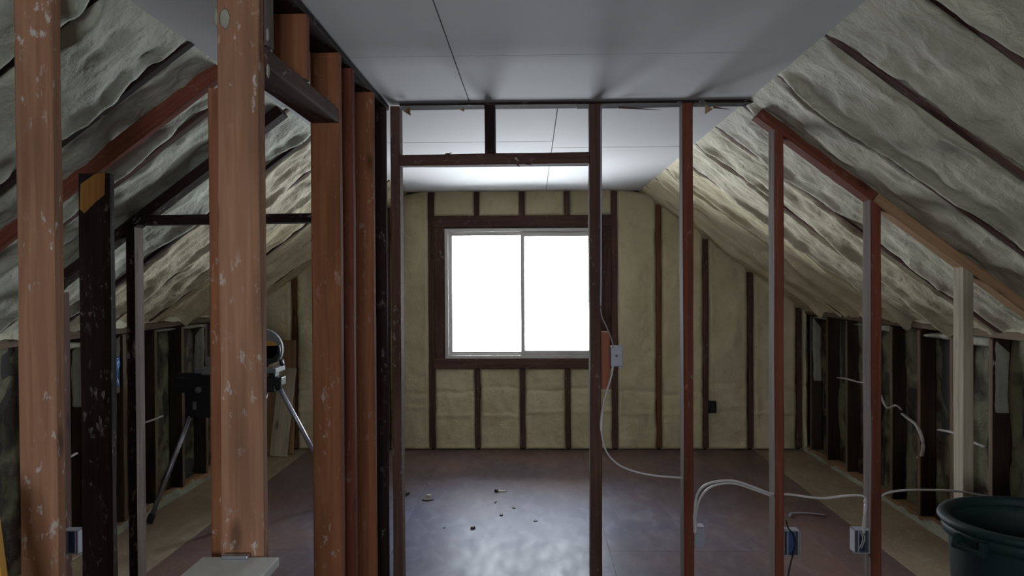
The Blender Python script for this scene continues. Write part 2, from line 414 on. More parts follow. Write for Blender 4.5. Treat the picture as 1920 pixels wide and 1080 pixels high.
# ------------------------------------------------------------------ far gable wall
wx0, wx1 = X(834, YB, 550), X(1124, YB, 550); wz0, wz1 = Z(673, YB, 960), Z(428, YB, 960)
D = .10
yS = YB+D
def gable_slab(name, y0, y1, wx0, wx1, wz0, wz1, mat):
    """wall slab following the roof outline with a window hole"""
    bm = bmesh.new()
    def prism(pts):
        a = [bm.verts.new((x, y0, z)) for x, z in pts]; b = [bm.verts.new((x, y1, z)) for x, z in pts]; n = len(pts)
        bm.faces.new(a); bm.faces.new(list(reversed(b)))
        for k in range(n): bm.faces.new((a[k], b[k], b[(k+1) % n], a[(k+1) % n]))
    e = .13*nl
    prism([(KL-.2, -.06), (wx0, -.06), (wx0, ZC+.03), (XL-.05, ZC+.03), (KL-.2, roof_z(KL-.2)+e)])
    prism([(wx1, -.06), (KR+.2, -.06), (KR+.2, roof_z(KR+.2)+e), (XR+.05, ZC+.03), (wx1, ZC+.03)])
    prism([(wx0, -.06), (wx1, -.06), (wx1, wz0), (wx0, wz0)]); prism([(wx0, wz1), (wx1, wz1), (wx1, ZC+.03), (wx0, ZC+.03)])
    bmesh.ops.recalc_face_normals(bm, faces=bm.faces)
    o = link(name, bm_mesh(bm, name), mat); return tag(o, kind='structure')
wb = gable_slab('wall_back', yS, yS+.04, wx0, wx1, wz0, wz1, 'dark_gap')
def bx(px, py=700): return X(px, YB, py)
zt = ZC-.002
SW = .046
full = [(810, 'dark'), (1153, 'dark'), (1236, 'rust'), (1324, 'brown'), (1408, 'brown'), (1499, 'brown'), (727, 'brown'), (641, 'brown'), (552, 'rust'), (470, 'brown')]
px_st = sorted(full)
xs_all = []
for px, m in px_st:
    x = bx(px); top = min(zt, roof_z(x)-.005); w = SW*(1.15 if px in (810, 1153) else .95)
    lumber('stud', (x, YB+.045, .02), (x, YB+.045, top), w, .09, 'brown' if m == 'dark' else m, wb, wob=.003)
    xs_all.append(x)
hx0, hx1 = bx(815), bx(1148)
hz0, hz1 = Z(425, YB), Z(404, YB)
stud_l, stud_r = bx(810)+SW/2, bx(1153)-SW/2
lumber('window_header', (stud_l, YB+.04, (hz0+hz1)/2), (stud_r, YB+.04, (hz0+hz1)/2), hz1-hz0, .10, 'brown', wb, xdir=(0, 0, 1))
sz1, sz0 = Z(672, YB), Z(691, YB)
lumber('window_sill_plate', (stud_l, YB+.035, (sz0+sz1)/2), (stud_r, YB+.035, (sz0+sz1)/2), sz1-sz0, .11, 'brown', wb, xdir=(0, 0, 1))
jl, jr = stud_l+.004, wx0-.004
lumber('jack_stud', ((jl+jr)/2, YB+.045, sz1), ((jl+jr)/2, YB+.045, hz0), jr-jl, .09, 'brown', wb)
jl, jr = wx1+.004, stud_r-.004
lumber('jack_stud', ((jl+jr)/2, YB+.045, sz1), ((jl+jr)/2, YB+.045, hz0), jr-jl, .09, 'brown', wb)
crip = [bx(895), bx(980), bx(1065)]
for x in crip:
    lumber('cripple_stud', (x, YB+.045, hz1), (x, YB+.045, zt), .044, .09, 'brown', wb, wob=.003)
    lumber('cripple_stud', (x, YB+.045, .02), (x, YB+.045, sz0), .044, .09, 'brown', wb, wob=.003)
# foam between the studs
def wall_bay(xa, xb, z0, z1a, z1b, nv=130):
    foam('foam_panel', wb, (xa, YB+.012, z0), (1, 0, 0), (0, 0, 1), (0, -1, 0), xb-xa, z1a-z0, z1b-z0, 18, nv, 'foam_wall',
         pillow=.008, mid=.006, amp=.026, fine=.006, edge=.03, rim=.022, stretch=2.0, wander=.009, vend=True,
         seams=[(random.uniform(.50, .60), -.012), (random.uniform(.28, .40), .010)] if z0 < .5 else ())
hs = SW/2-.006
xa_list = [KL-.03-hs]+xs_all+[KR+.03+hs]
for a, b in zip(xa_list, xa_list[1:]):
    if abs(a-bx(810)) < .01 : continue
    wall_bay(a+hs, b-hs, .0, min(zt, roof_z(a)+.05)+.03, min(zt, roof_z(b)+.05)+.03)
cx = [bx(810)]+crip+[bx(1153)]
for a, b in zip(cx, cx[1:]):
    wall_bay(a+hs, b-hs, 0, sz0+.005, sz0+.005, 60); wall_bay(a+hs, b-hs, hz1-.004, zt+.03, zt+.03, 14)
# small recessed outlet box in the foam
ob = thing('outlet_box', at(1336, 772, YB-.01), 'small black outlet box set in the cream foam of the far wall', 'outlet box')
c = at(1336, 763, YB-.01)
boxes('box_shell', [(c.x-.032, c.x-.026, c.y-.012, c.y+.03, c.z-.052, c.z+.052), (c.x+.026, c.x+.032, c.y-.012, c.y+.03, c.z-.052, c.z+.052),
                    (c.x-.032, c.x+.032, c.y-.012, c.y+.03, c.z-.052, c.z-.046), (c.x-.032, c.x+.032, c.y-.012, c.y+.03, c.z+.046, c.z+.052), (c.x-.03, c.x+.03, c.y+.02, c.y+.03, c.z-.05, c.z+.05)], 'black', ob)
boxes('receptacle', [(c.x-.015, c.x+.015, c.y-.006, c.y+.02, c.z-.035, c.z-.005), (c.x-.015, c.x+.015, c.y-.006, c.y+.02, c.z+.005, c.z+.035)], 'blackcord', ob, bev=.002)
# dark smudgy overspray lines on the wall foam are part of its relief

# window
def window(name, x0, x1, z0, z1, y, face, root_label):
    """two-light sliding aluminium window; face = -1 looks towards -y"""
    r = bpy.data.objects.new(name, None); C.objects.link(r); r.location = ((x0+x1)/2, y, z0); tag(r, kind='structure')
    f = .040; s = -face
    def fr(nm, a, b, c_, d, t, y0, y1, mat='alu'):
        ya, yb = sorted((y+s*y0, y+s*y1))
        return boxes(nm, [(a, a+t, ya, yb, c_, d), (b-t, b, ya, yb, c_, d), (a+t, b-t, ya, yb, c_, c_+t), (a+t, b-t, ya, yb, d-t, d)], mat, r, bev=.002)
    fr('window_frame', x0, x1, z0, z1, .030, -.03, .07)
    fr('window_stop', x0+.030, x1-.030, z0+.030, z1-.030, .012, .0, .04)
    mid = x0+(x1-x0)*.508
    def sash(a, b, c_, d, y0):
        fr('sash', a, b, c_, d, .032, y0, y0+.022)
        ya, yb = sorted((y+s*(y0+.009), y+s*(y0+.013)))
        box('pane', a+.015, b-.015, ya, yb, c_+.015, d-.015, 'glass', r, bev=0)
    sash(x0+.030, mid+.024, z0+.030, z1-.030, .022)
    sash(mid-.022, x1-.030, z0+.040, z1-.040, -.004)
    return r
win = window('window_1', wx0, wx1, wz0, wz1, YB+.03, -1, '')
portal('portal_far', wx0, wx1, wz0, wz1, YB+.16, -1)

# ------------------------------------------------------------------ gable behind the camera
fx0, fx1, fz0, fz1 = -.40, .50, 1.05, 1.95
wf = gable_slab('wall_front', YF-.06, YF, fx0, fx1, fz0, fz1, 'foam_wall')
window('window_2', fx0, fx1, fz0, fz1, YF-.02, 1, '')
portal('portal_rear', fx0, fx1, fz0, fz1, YF-.10, 1)

# ------------------------------------------------------------------ knee walls
def knee(side):
    sg = 1 if side == 'right' else -1; K = KR if sg > 0 else KL
    zp = 1.205
    def bxx(a, b): return (min(K+sg*a, K+sg*b), max(K+sg*a, K+sg*b))
    a, b = bxx(.095, .12)
    root = box('wall_'+side, a, b, YF-.05, YB+.1, -.02, 1.36, 'dark_gap', bev=0); tag(root, kind='structure')
    xc = K+sg*.046
    for (y0, y1) in ((YF, 2.3), (2.3, 5.0), (5.0, YB+.09)):
        lumber('top_plate', (xc, y0, zp+.021), (xc, y1-.002, zp+.021), .042, .095, 'edge', root, xdir=(0, 0, 1), wob=.004)
        lumber('bottom_plate', (xc+sg*.004, y0, .02), (xc+sg*.004, y1-.002, .02), .038, .09, 'tan', root, xdir=(0, 0, 1), wob=.003)
    ys = []
    y = 6.98 if sg > 0 else 6.90
    while y > 2.1: ys.append(y); y -= .400+random.uniform(-.02, .02)
    for y in ys:
        lumber('stud', (xc, y, .04), (xc, y, zp), .09, .040, 'knee', root, xdir=(1, 0, 0), wob=.003)
        box('pale_edge', *( (K-.0045, K-.0015) if sg > 0 else (K+.0015, K+.0045) ), y-.018, y+.018, .05, zp-.01, 'edge', root, bev=.001)  # thin paler strip along the room-facing edge of each stud
    for i in range(len(ys)-1):
        ya, yb = ys[i+1]+.02, ys[i]-.02
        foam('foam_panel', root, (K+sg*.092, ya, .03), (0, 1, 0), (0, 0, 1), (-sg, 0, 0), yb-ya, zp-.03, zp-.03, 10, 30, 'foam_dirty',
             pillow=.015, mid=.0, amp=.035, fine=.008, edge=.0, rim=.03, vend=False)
        # curl of foam squeezed out below the plate
        if (i*7+3) % 3 != 1:
            h = random.uniform(.03, .07)
            foam('foam_patch', root, (K+sg*.02, ya, zp+.004-h), (0, 1, 0), (0, 0, 1), (-sg, 0, 0), yb-ya, h, h*random.uniform(.4, 1), 14, 8, 'foam_pale',
                 pillow=.012, mid=.0, amp=.03, fine=.01, edge=.06, rim=.02, wander=.03)
        # overspray on the camera-facing side of some studs
        if i in ((0, 3, 6, 7) if sg > 0 else (0, 2, 5, 6)):
            ys_ = ys[i]; z0 = random.uniform(.62, .98)
            foam('foam_patch', root, (K+sg*.004, ys_-.0225, z0), (sg, 0, 0), (0, 0, 1), (0, -1, 0), .085, zp-z0, (zp-z0)*.8, 8, 24, 'foam_pale',
                 pillow=.003, mid=.003, amp=.006, fine=.003, edge=.010, rim=.012, wander=.012)
    # bead of foam along the floor
    foam('foam_bead', root, (K-sg*.03, 1.5, -.01), (0, 1, 0), (sg*.8, 0, .6), (-sg*.6, 0, .8), YB-1.5, .085, .085, 160, 6, 'foam_pale', pillow=.012, mid=.0, amp=.02, fine=.012, edge=.012, rim=.02, vend=True, wander=.0)
    # foam sealing plate to slope
    foam('foam_bead', root, (K-sg*.010, 1.5, zp+.042), (0, 1, 0), (sg*.6, 0, .8), (-sg*.8, 0, -.3), YB-1.5, .07, .07, 160, 6, 'foam_roof', pillow=.014, mid=.0, amp=.03, fine=.012, edge=.0, rim=.03, vend=False, wander=.0)
    return root, ys
kr, ysR = knee('right'); kl, ysL = knee('left')

# ------------------------------------------------------------------ cross partition
PB = YP+.09
zpl = 2.296
cp = thing('partition_frame', (0, YP+.045, 0), 'bare stud partition across the attic with an open doorway in the middle', 'stud wall')
def fx(px, py=525): return X(px, YP, py)
def pstud(name, pa, pb, mat, z0=.04, z1=None, py=525, **k):
    xa, xb = fx(pa, py), fx(pb, py)
    if z1 is None: z1 = min(zpl, roof_z((xa+xb)/2))
    xm = (xa+xb)/2
    if z1 < zpl-.005 and (xm > XR or xm < XL): z1 = roof_z(xm)-.050; k.setdefault('cut1', -S if xm > 0 else S)
    o = stud(name, xa, xb, YP, PB, z0, z1, mat, cp, **k)
    sd = -1 if xm > .3 else (1 if xm < -1 else 0)
    if sd and name == 'stud':
        o.data.materials.append(M['grey'] if mat != 'pale' else M['pale'])
        for p in o.data.polygons:
            if p.normal.x*sd > .9: p.material_index = 1
    return o
xcorner = fx(734)
pstud('stud', 734, 751, 'brown', wob=.002)
pstud('stud', 1106, 1127, 'brown', wob=.003)
pstud('stud', 1281, 1300, 'red', wob=.002)
pstud('stud', 1452, 1470, 'red', wob=.002)
pstud('stud', 1633, 1653, 'red', wob=.002)
tag(pstud('stud', 1807, 1826, 'pale', wob=.002), label='pale newer stud')
pstud('stud', 236, 252, 'dark')
xh0, xh1 = X(96, YP, 1000), X(114, YP, 1000)
stud('stud', xh0, xh1, YP, PB, .04, roof_z(xh0)-.05, 'brown', cp)
# header, cripple
hz = (Z(288, YP, 920)+Z(309, YP, 920))/2
lumber('header', (fx(751)+.001, YP+.045, hz), (fx(1106)-.001, YP+.045, hz+.004), .048, .09, 'brown', cp, xdir=(0, 0, 1), wob=.004)
pstud('cripple_stud', 909, 928, 'dark', z0=hz+.025, py=245)
# beam over the left part
bz = Z(409, YP, 420)
lumber('header', (fx(253), YP+.045, bz-.006), (fx(700), YP+.045, bz+.004), .042, .085, 'dark', cp, xdir=(0, 0, 1), wob=.003)
# plates
for a, b in ((fx(751), .20), (.20, XR+.03)):
    lumber('top_plate', (a, YP+.045, zpl+.006), (b-.002, YP+.045, zpl+.006), .012, .09, 'dark', cp, xdir=(0, 0, 1), wob=.003)
def splate(sg, xa, xb, mat):
    off = Vector((-sg*S, 0, -1)).normalized()*.018
    p0 = Vector((xa, YP+.045, roof_z(xa)))+off; p1 = Vector((xb, YP+.045, roof_z(xb)))+off
    lumber('top_plate', p0, p1, .09, .045, mat, cp, xdir=(0, 1, 0), wob=.003)
splate(1, XR+.06, fx(1645), 'red'); splate(1, fx(1647), KR-.05, 'tan')
splate(-1, XL-.01, KL+.3, 'dark')
splate_y = YP
lumber('bottom_plate', (fx(1120), YP+.045, .021), (KR-.06, YP+.045, .021), .038, .09, 'brown', cp, xdir=(0, 0, 1))
lumber('bottom_plate', (KL+.1, YP+.045, .021), (fx(751), YP+.045, .021), .038, .09, 'brown', cp, xdir=(0, 0, 1))
# torn splinters and drywall tabs along the plate
def splinter(p, q, w, mat):
    p, q = Vector(p), Vector(q); d = (q-p); s = Vector((d.z, 0, -d.x)).normalized()*w/2; bm = bmesh.new()
    a = [bm.verts.new(p+s), bm.verts.new(p-s), bm.verts.new(q)]; t = Vector((0, .006, 0)); b = [bm.verts.new(p+s+t), bm.verts.new(p-s+t), bm.verts.new(q+t)]
    bm.faces.new(a); bm.faces.new(list(reversed(b)))
    for k in range(3): bm.faces.new((a[k], b[k], b[(k+1) % 3], a[(k+1) % 3]))
    bmesh.ops.recalc_face_normals(bm, faces=bm.faces)
    return link('splinter', bm_mesh(bm, 'splinter'), mat, cp)
for (pa, pb, w, m) in (((762, 204), (770, 217), .035, 'tan'), ((1330, 200), (1322, 214), .04, 'tan'), ((866, 203), (870, 209), .02, 'tan'), ((968, 303), (974, 314), .02, 'brown'),
                       ((948, 290), (985, 287), .012, 'brown'), ((835, 290), (848, 286), .012, 'brown'), ((985, 306), (1000, 310), .01, 'brown'), ((966, 296), (974, 303), .012, 'pale'),
                       ((1125, 238), (1128, 247), .012, 'brown'), ((1125, 268), (1128, 276), .012, 'brown'), ((1338, 201), (1370, 205), .008, 'brown'), ((1160, 201), (1240, 206), .01, 'brown')):
    splinter(at(*pa, YP-.003), at(*pb, YP-.003), w, m)

# ------------------------------------------------------------------ side partition running towards the far wall
PX1 = -.645; PX0 = PX1-.098
sp = thing('side_partition_frame', (PX1-.05, 2.7, 0), 'orange-brown stud partition running lengthwise with an open doorway behind the front post', 'stud wall')
def yfor(px): return abs(PX1)/abs(X(px, 1.0))
yA, yB, yC, yD = 1.90, yfor(638.5), yfor(663), yfor(701)
def sstud(name, y, mat, z0=.04, z1=2.283, t=.042, x0=PX0, x1=PX1, **k):
    return lumber(name, ((x0+x1)/2, y+t/2, z0), ((x0+x1)/2, y+t/2, z1), x1-x0, t, mat, sp, **k)
xa0, xa1 = X(410, yA, 600), X(489.5, yA, 600)
sstud('post', yA, 'orange', z0=.0, x0=xa0, x1=xa1, wob=.003)
xj0 = X(392.5, yA+.045, 600)
zj = at(400, 165, yA+.045).z
sstud('jack_stud', yA+.045, 'orange2', z0=0, z1=zj, x0=xj0, x1=xa0+.045, t=.035)
sstud('stud', yB, 'orange2', wob=.0015); sstud('stud', yC, 'red'); sstud('stud', yD, 'orange2'); sstud('stud', YP-.05, 'dark')
zh = 2.047
lumber('header', (PX1-.049, yA+.043, zh+.022), (PX1-.049, yB-.001, zh+.028), .048, .096, 'brown', sp, xdir=(0, 0, 1), wob=.004)
sstud('cripple_stud', yfor(577), 'orange2', z0=zh+.052)
sstud('cripple_stud', yA+.05, 'grey', z0=zh+.052)
lumber('top_plate', (PX1-.049, .9, 2.296), (PX1-.049, YP+.04, 2.296), .024, .098, 'dark', sp, xdir=(0, 0, 1), wob=.003)
lumber('bottom_plate', (PX1-.049, yB, .021), (PX1-.049, YP-.01, .021), .038, .098, 'brown', sp, xdir=(0, 0, 1))
def blob(name, c, r, mat, parent, sq=(1, 1, 1), amp=.35, sub=2):
    bm = bmesh.new(); bmesh.ops.create_icosphere(bm, subdivisions=sub, radius=1)
    sd = random.uniform(0, 99)
    for v in bm.verts:
        k = 1+amp*noise.noise(v.co*1.7+Vector((sd, 0, 0))); v.co = Vector((v.co.x*sq[0], v.co.y*sq[1], v.co.z*sq[2]))*k*r
    return link(name, bm_mesh(bm, name), mat, parent, Matrix.Translation(c), smooth=True)
tag(blob('foam_lump', at(408, 34, yA+.01), .013, 'foam_pale', sp, (.7, .8, 1.9)), label='white lump of foam')
tag(blob('plaster_smear', at(421, 35, yA-.001), .012, 'foam_pale', sp, (1, .25, 2.0)), label='grey smear of plaster')
for (px, z_) in ((492, .01), (491, .06), (493, .10)):
    blob('plaster_crust', (PX1+.004, yA+.03, ZC-.06-z_*2.2), .012, 'foam_pale', sp, (.3, .6, 1.5))

# lone posts on the left
gx0, gx1 = X(31, 1.89, 525), X(102, 1.89, 525)
gp = lumber('post', ((gx0+gx1)/2, 1.91, 0), ((gx0+gx1)/2, 1.91, roof_z(gx1)-.012), gx1-gx0, .040, 'orange', None, wob=.003)
tag(gp, 'tall light orange-brown post from floor to slope, left of the dark post', 'post')
hx0_, hx1_ = X(148, 2.80, 525), X(206, 2.80, 525)
hp = thing('post', ((hx0_+hx1_)/2, 2.82, 0), 'dark brown post ending below a reddish rafter, fresh orange wood at its top', 'post')
ztop = at(176, 325, 2.80).z
lumber('post_shaft', ((hx0_+hx1_)/2, 2.82, 0), ((hx0_+hx1_)/2, 2.82, ztop), hx1_-hx0_, .040, 'dark', hp, wob=.003, cut1=0)
# bare orange patch where a piece was cut away
bm = bmesh.new(); y_ = 2.7975
pts = [(151, 345), (178, 326), (197, 324), (196, 365), (180, 378), (158, 400), (149, 392)]
a = [bm.verts.new(at(px, py, y_)) for px, py in pts]; b = [bm.verts.new(v.co+Vector((0, .004, 0))) for v in a]
bm.faces.new(a); bm.faces.new(list(reversed(b)))
for k in range(len(a)): bm.faces.new((a[k], b[k], b[(k+1) % len(a)], a[(k+1) % len(a)]))
bmesh.ops.recalc_face_normals(bm, faces=bm.faces)
tag(link('bare_patch', bm_mesh(bm, 'bare_patch'), 'cut', hp), label='bright orange bare wood patch')
# reddish sloping rafter the dark post carries
off = slL[3]*.014
ra, rb = Vector((XL-.01, 2.885, roof_z(XL-.01)))+off, Vector((KL+.02, 2.885, roof_z(KL+.02)))+off
rr = lumber('sloping_plate', ra, rb, .040, .06, 'red', None, xdir=(0, 1, 0), wob=.004)
tag(rr, 'reddish-brown sloping plate under the left slope above the dark post', 'beam')

# ------------------------------------------------------------------ half wall with white cap in front of the post
cz = .862
hw_ = thing('half_wall', (-.72, 1.6, 0), 'short half wall with a white painted cap board in front of the post', 'half wall')
q0 = ray(380, 1047); q1 = ray(525, 1041)
def atz(px, py, z): d = ray(px, py); return RO+d*((z-EYE)/d.z)
c0, c1 = atz(380, 1047, cz), atz(524, 1041, cz)
yc = min(yA-.006, (c0.y+c1.y)/2)
cx0, cx1 = c0.x*yc/c0.y, c1.x*yc/c1.y
box('cap_board', cx0, cx1, 1.25, yc, cz-.022, cz, 'white', hw_, bev=.003)
for y in (1.30, yc-.10): stud('stud', (cx0+cx1)/2-.045, (cx0+cx1)/2+.045, y, y+.04, .04, cz-.0225, 'tan', hw_)
lumber('bottom_plate', ((cx0+cx1)/2, 1.28, .02), ((cx0+cx1)/2, yc-.03, .02), .038, .09, 'tan', hw_, xdir=(0, 0, 1))
s0, s1 = atz(417, 1048, cz), atz(470, 1044, cz)
tag(box('strap', s0.x, s1.x, yc-.022, yc-.002, cz+.0005, cz+.009, 'steel', hw_, bev=.002), label='shiny metal strap')

# ------------------------------------------------------------------ electrical boxes and cables
def ebox(name, px0, px1, py0, py1, y, label, shell, inner, wires=True, cord=False):
    a = at(px0, py1, y); b = at(px1, py0, y); x0, x1, z0, z1 = a.x, b.x, a.z, b.z; t = .004; d = .055
    r = thing(name, ((x0+x1)/2, y+.03, z0), label, 'electrical box')
    boxes('box_shell', [(x0, x0+t, y, y+d, z0, z1), (x1-t, x1, y, y+d, z0, z1), (x0, x1, y, y+d, z0, z0+t), (x0, x1, y, y+d, z1-t, z1), (x0, x1, y+d-t, y+d, z0, z1)], shell, r, bev=.001)
    w = x1-x0
    if inner:
        boxes('box_liner', [(x0+w*.30, x1-w*.28, y+.012, y+d-.006, z0+.008, z1-.008)], inner, r, bev=.003)
        boxes('mounting_rail', [(x0+w*.2, x0+w*.26, y-.006, y+.02, z0+.004, z1-.004), (x1-w*.16, x1-w*.10, y-.004, y+.02, z0+.006, z1-.002)], shell, r)
    if wires:
        for k in range(2):
            xw = x0+w*(.4+.12*k)
            tube('wire', [(xw, y+.02, z1-.006), (xw+.004, y-.008, (z0+z1)/2+.02), (xw-.006, y-.004, (z0+z1)/2-.02), (xw-.01+.006*k, y+.02, z0+.012)], .0022, 'cable', r)
    if cord:
        pass
    return r, x0, x1, z0, z1
b4 = ebox('outlet_box', 1469, 1501, 995, 1043, YP+.01, 'blue and grey outlet box with a black cord, on the stud right of the middle', 'boxgrey', 'boxblue', wires=False)
b5 = ebox('outlet_box', 1602, 1633, 994, 1038, YP+.01, 'open grey outlet box with white wires and dark inside, near the pale stud', 'boxgrey', 'boxinside')
b3 = ebox('outlet_box', 1301, 1323, 988, 1028, YP+.02, 'plain grey outlet box low on the first red stud beside the doorway', 'boxgrey', None, wires=False)
boxes('cover_plate', [(b3[1]+.002, b3[2]-.002, YP+.014, YP+.019, b3[3]+.004, b3[4]-.004)], 'boxgrey', b3[0], bev=.001)
bl = ebox('outlet_box', 116, 146, 995, 1040, YP+.01, 'blue-grey outlet box at floor level between the light post and the dark post', 'boxgrey', 'boxinside', wires=False)
tube('black_cord_tmp', [at(1474, 975, YP-.004), at(1478, 990, YP-.006), at(1488, 1003, YP-.008), at(1492, 1025, YP-.012), at(1484, 1050, YP-.02), at(1477, 1085, YP-.03), at(1470, 1140, YP-.04), (at(1465, 1165, YP-.05).x, YP-.06, .012), (at(1440, 1165, YP-.05).x, YP-.16, .008)], .0035, 'blackcord')
o = bpy.data.objects['black_cord_tmp']; o.name = 'power_cord'; tag(o, 'black cord hanging from the blue outlet box to the floor', 'cord')
# switch box and its wood block on the doorway stud
sb = thing('switch_box', at(1156, 690, YP+.02), 'grey metal switch box with round screw beside the doorway stud', 'electrical box')
a, b = at(1145, 687, YP), at(1167, 649, YP)
boxes('box_shell', [(a.x, b.x, YP-.008, YP+.045, a.z, b.z), (b.x-.018, b.x-.002, YP-.012, YP-.006, b.z, b.z+.010), (b.x-.018, b.x-.002, YP-.012, YP-.006, a.z-.010, a.z)], 'boxgrey', sb, bev=.003)
cc = at(1156, 667, YP-.010)
lathe('screw', [(.001, 0), (.006, .0), (.006, .004), (.001, .005)], 'steel_dull', sb, Matrix.Translation(cc) @ Matrix.Rotation(math.pi/2, 4, 'X'), 12)
a, b = at(1128, 730, YP), at(1144, 623, YP)
wbk = lumber('wood_block', ((a.x+b.x)/2, YP+.045, a.z), ((a.x+b.x)/2, YP+.045, b.z), b.x-a.x-.001, .085, wood('wood_salmon', (.42, .16, .10), (.33, .115, .07)), None, wob=.001)
tag(wbk, 'salmon-orange wood block between the doorway stud and the grey switch box', 'block')
def cab(name, pts, label, r=.0045, mat='cable', flat=1.7, group=None):
    o = tube(name, pts, r, mat, None, 8, flat); tag(o, label, 'cable', group); return o
cab('cable', [at(1127, 202, YP-.004), at(1127, 300, YP-.006), at(1127, 420, YP-.008), at(1127, 520, YP-.006), at(1127, 585, YP-.008), at(1137, 612, YP-.016), at(1146, 635, YP-.014), at(1150, 652, YP-.010)],
    'white cable running down the doorway stud into the top of the switch box', r=.0025, mat='boxgrey')
cab('cable', [at(1149, 685, YP-.010), at(1146, 705, YP-.014), at(1137, 735, YP-.02), at(1129, 770, YP-.02), at(1128, 810, YP-.03), at(1136, 845, YP-.03), at(1158, 870, YP-.03), at(1190, 884, YP-.02), at(1230, 892, YP-.01), at(1280, 896, YP+.02)],
    'white cable looping from the switch box down to the next red stud', r=.0042)
zoff = .0
cab('cable', [at(1303, 1000, YP-.004), at(1303, 960, YP-.006), at(1308, 925, YP-.012), at(1330, 906, YP-.016), at(1372, 901, YP-.014), at(1410, 912, YP-.006), at(1448, 926, YP+.02), at(1480, 927, YP+.05), at(1540, 934, YP+.02), at(1590, 929, YP+.01), at(1618, 930, YP+.0), at(1623, 940, YP-.002), at(1621, 970, YP-.002), at(1619, 1000, YP+.01)],
    'upper white cable arching from plain grey box to the open box near pale stud', r=.005)
cab('cable', [at(1304, 1000, YP-.012), at(1305, 968, YP-.014), at(1313, 934, YP-.02), at(1335, 912, YP-.024), at(1372, 906, YP-.022), at(1410, 917, YP-.014), at(1446, 930, YP-.006)],
    'lower white cable beside the arching one, ending at the second red stud', r=.0045)
cab('cable', [at(1651, 930, YP+.03), at(1668, 923, YP+.01), at(1700, 919, YP-.004), at(1750, 919, YP-.008), at(1795, 921, YP-.010), at(1850, 930, YP-.010), at(1940, 945, YP+.02), at(2010, 960, YP+.05)],
    'white cable running level past the pale stud towards the green bin', r=.0048)
cab('cable', [atz(1481, 968, .01), atz(1486, 962, .012), atz(1515, 962, .008), atz(1548, 966, .008)], 'short grey cable end lying on the floor behind the second red stud', r=.005, mat='boxgrey')
# cable pieces threading the right knee wall studs
kx = KR
def kp(px, py, dx=0.0):   # on the knee wall face
    d = ray(px, py); return RO+d*((kx+dx)/d.x)
cab('cable', [kp(1570, 708, .05), kp(1586, 710), kp(1608, 716, .03), kp(1640, 723, .04), kp(1662, 763, .02), kp(1679, 760, -.006), kp(1690, 768, .03)], 'pale cable end poking through the far right knee wall studs', r=.006)
cab('cable', [kp(1692, 776, .05), kp(1703, 785, .01), kp(1716, 795, -.005), kp(1726, 812, -.01), kp(1731, 835, -.008), kp(1727, 858, .01), kp(1722, 858, .03)], 'pale cable hooking down the knee wall beside the pale stud', r=.007)
cab('cable', [kp(1760, 806, .05), kp(1790, 812, -.006), kp(1822, 828, -.008), kp(1846, 838, .02)], 'pale cable passing behind the pale stud along the knee wall', r=.007)
def kpl(px, py, dx=0.0):
    d = ray(px, py); return RO+d*((KL+dx)/d.x)
cab('cable', [kpl(272, 792, .0), kpl(290, 786, .01), kpl(304, 780, -.03)], 'pale cable stub on the left knee wall beside the saw stand', r=.006)
cab('cable', [kpl(120, 862, .0), kpl(132, 856, .01), kpl(143, 850, -.03)], 'pale cable stub on the left knee wall between the two posts', r=.006)

# ------------------------------------------------------------------ blue plastic on the left knee wall
c = kpl(216, 698, .035)
bm = bmesh.new(); bmesh.ops.create_grid(bm, x_segments=10, y_segments=18, size=1)
for v in bm.verts:
    u, w = v.co.x, v.co.y; k = .016*noise.noise((u*1.6, w*1.6, 3))
    v.co = Vector((k+.014*math.cos(u*4), u*.06*(1+.25*w), w*.085))
me = bm_mesh(bm, 'sheet')
o = link('plastic_wrap', me, 'bluefilm', None, Matrix.Translation(c), smooth=True)
sm = o.modifiers.new('thick', 'SOLIDIFY'); sm.thickness = .003
tag(o, 'crumpled scrap of blue plastic hanging on the left knee wall', 'plastic')

# ------------------------------------------------------------------ miter saw stand and saw
YS = 5.2
st = thing('saw_stand', (-1.95, YS, 0), 'black folding saw stand with silver splayed tube legs', 'stand')
def P(px, py, y=YS): return at(px, py, y)
xa, xb = P(335, 710).x, P(532, 710).x
zb = P(430, 722).z
boxes('beam', [(xa, xb, YS-.05, YS+.05, zb, zb+.055)], 'black', st, bev=.006)
boxes('side_rail', [(xa+.01, xb-.16, YS-.06, YS-.045, zb+.058, zb+.088), (xa+.0, xa+.26, YS-.045, YS+.045, zb-.045, zb-.012)], 'black', st, bev=.004)
b0, b1 = P(352, 745).x, P(404, 745).x; zb0 = P(380, 781).z
boxes('leg_bracket', [(b0, b1, YS-.05, YS+.05, zb0, zb+.002)], 'black', st, bev=.008)
lathe('clamp_knob', [(.001, -.02), (.02, -.015), (.022, .01), (.008, .02), (.001, .022)], 'steel_dull', st, Matrix.Translation(P(372, 731, YS-.062)) @ Matrix.Rotation(math.pi/2, 4, 'X'), 14)
box('latch', P(368, 750).x, P(375, 750).x, YS-.058, YS-.05, P(370, 766).z, P(370, 751).z, 'steel_dull', st)
b2, b3_ = P(494, 720).x, P(520, 720).x
boxes('leg_bracket', [(b2-.02, b3_, YS-.045, YS+.045, P(500, 734).z, zb+.002)], 'black', st, bev=.008)
fL = Vector((-2.415, 4.95, .02)); fR = Vector((-1.35, 5.47, .02))
for nm, p, q in (('leg', P(358, 776, YS-.03), fL), ('leg', P(516, 712, YS), fR), ('leg', P(392, 770, YS+.03), Vector((-2.06, 5.62, .02))), ('leg', P(503, 722, YS), Vector((-1.88, 4.84, .02)))):
    L_ = tube(nm, [p, q], .0155, 'steel', st, sub=1, seg=14)
    d = (q-p).normalized(); tube('rubber_foot', [q-d*.04, q+d*.012], .021, 'rubber', L_, sub=1, seg=12)
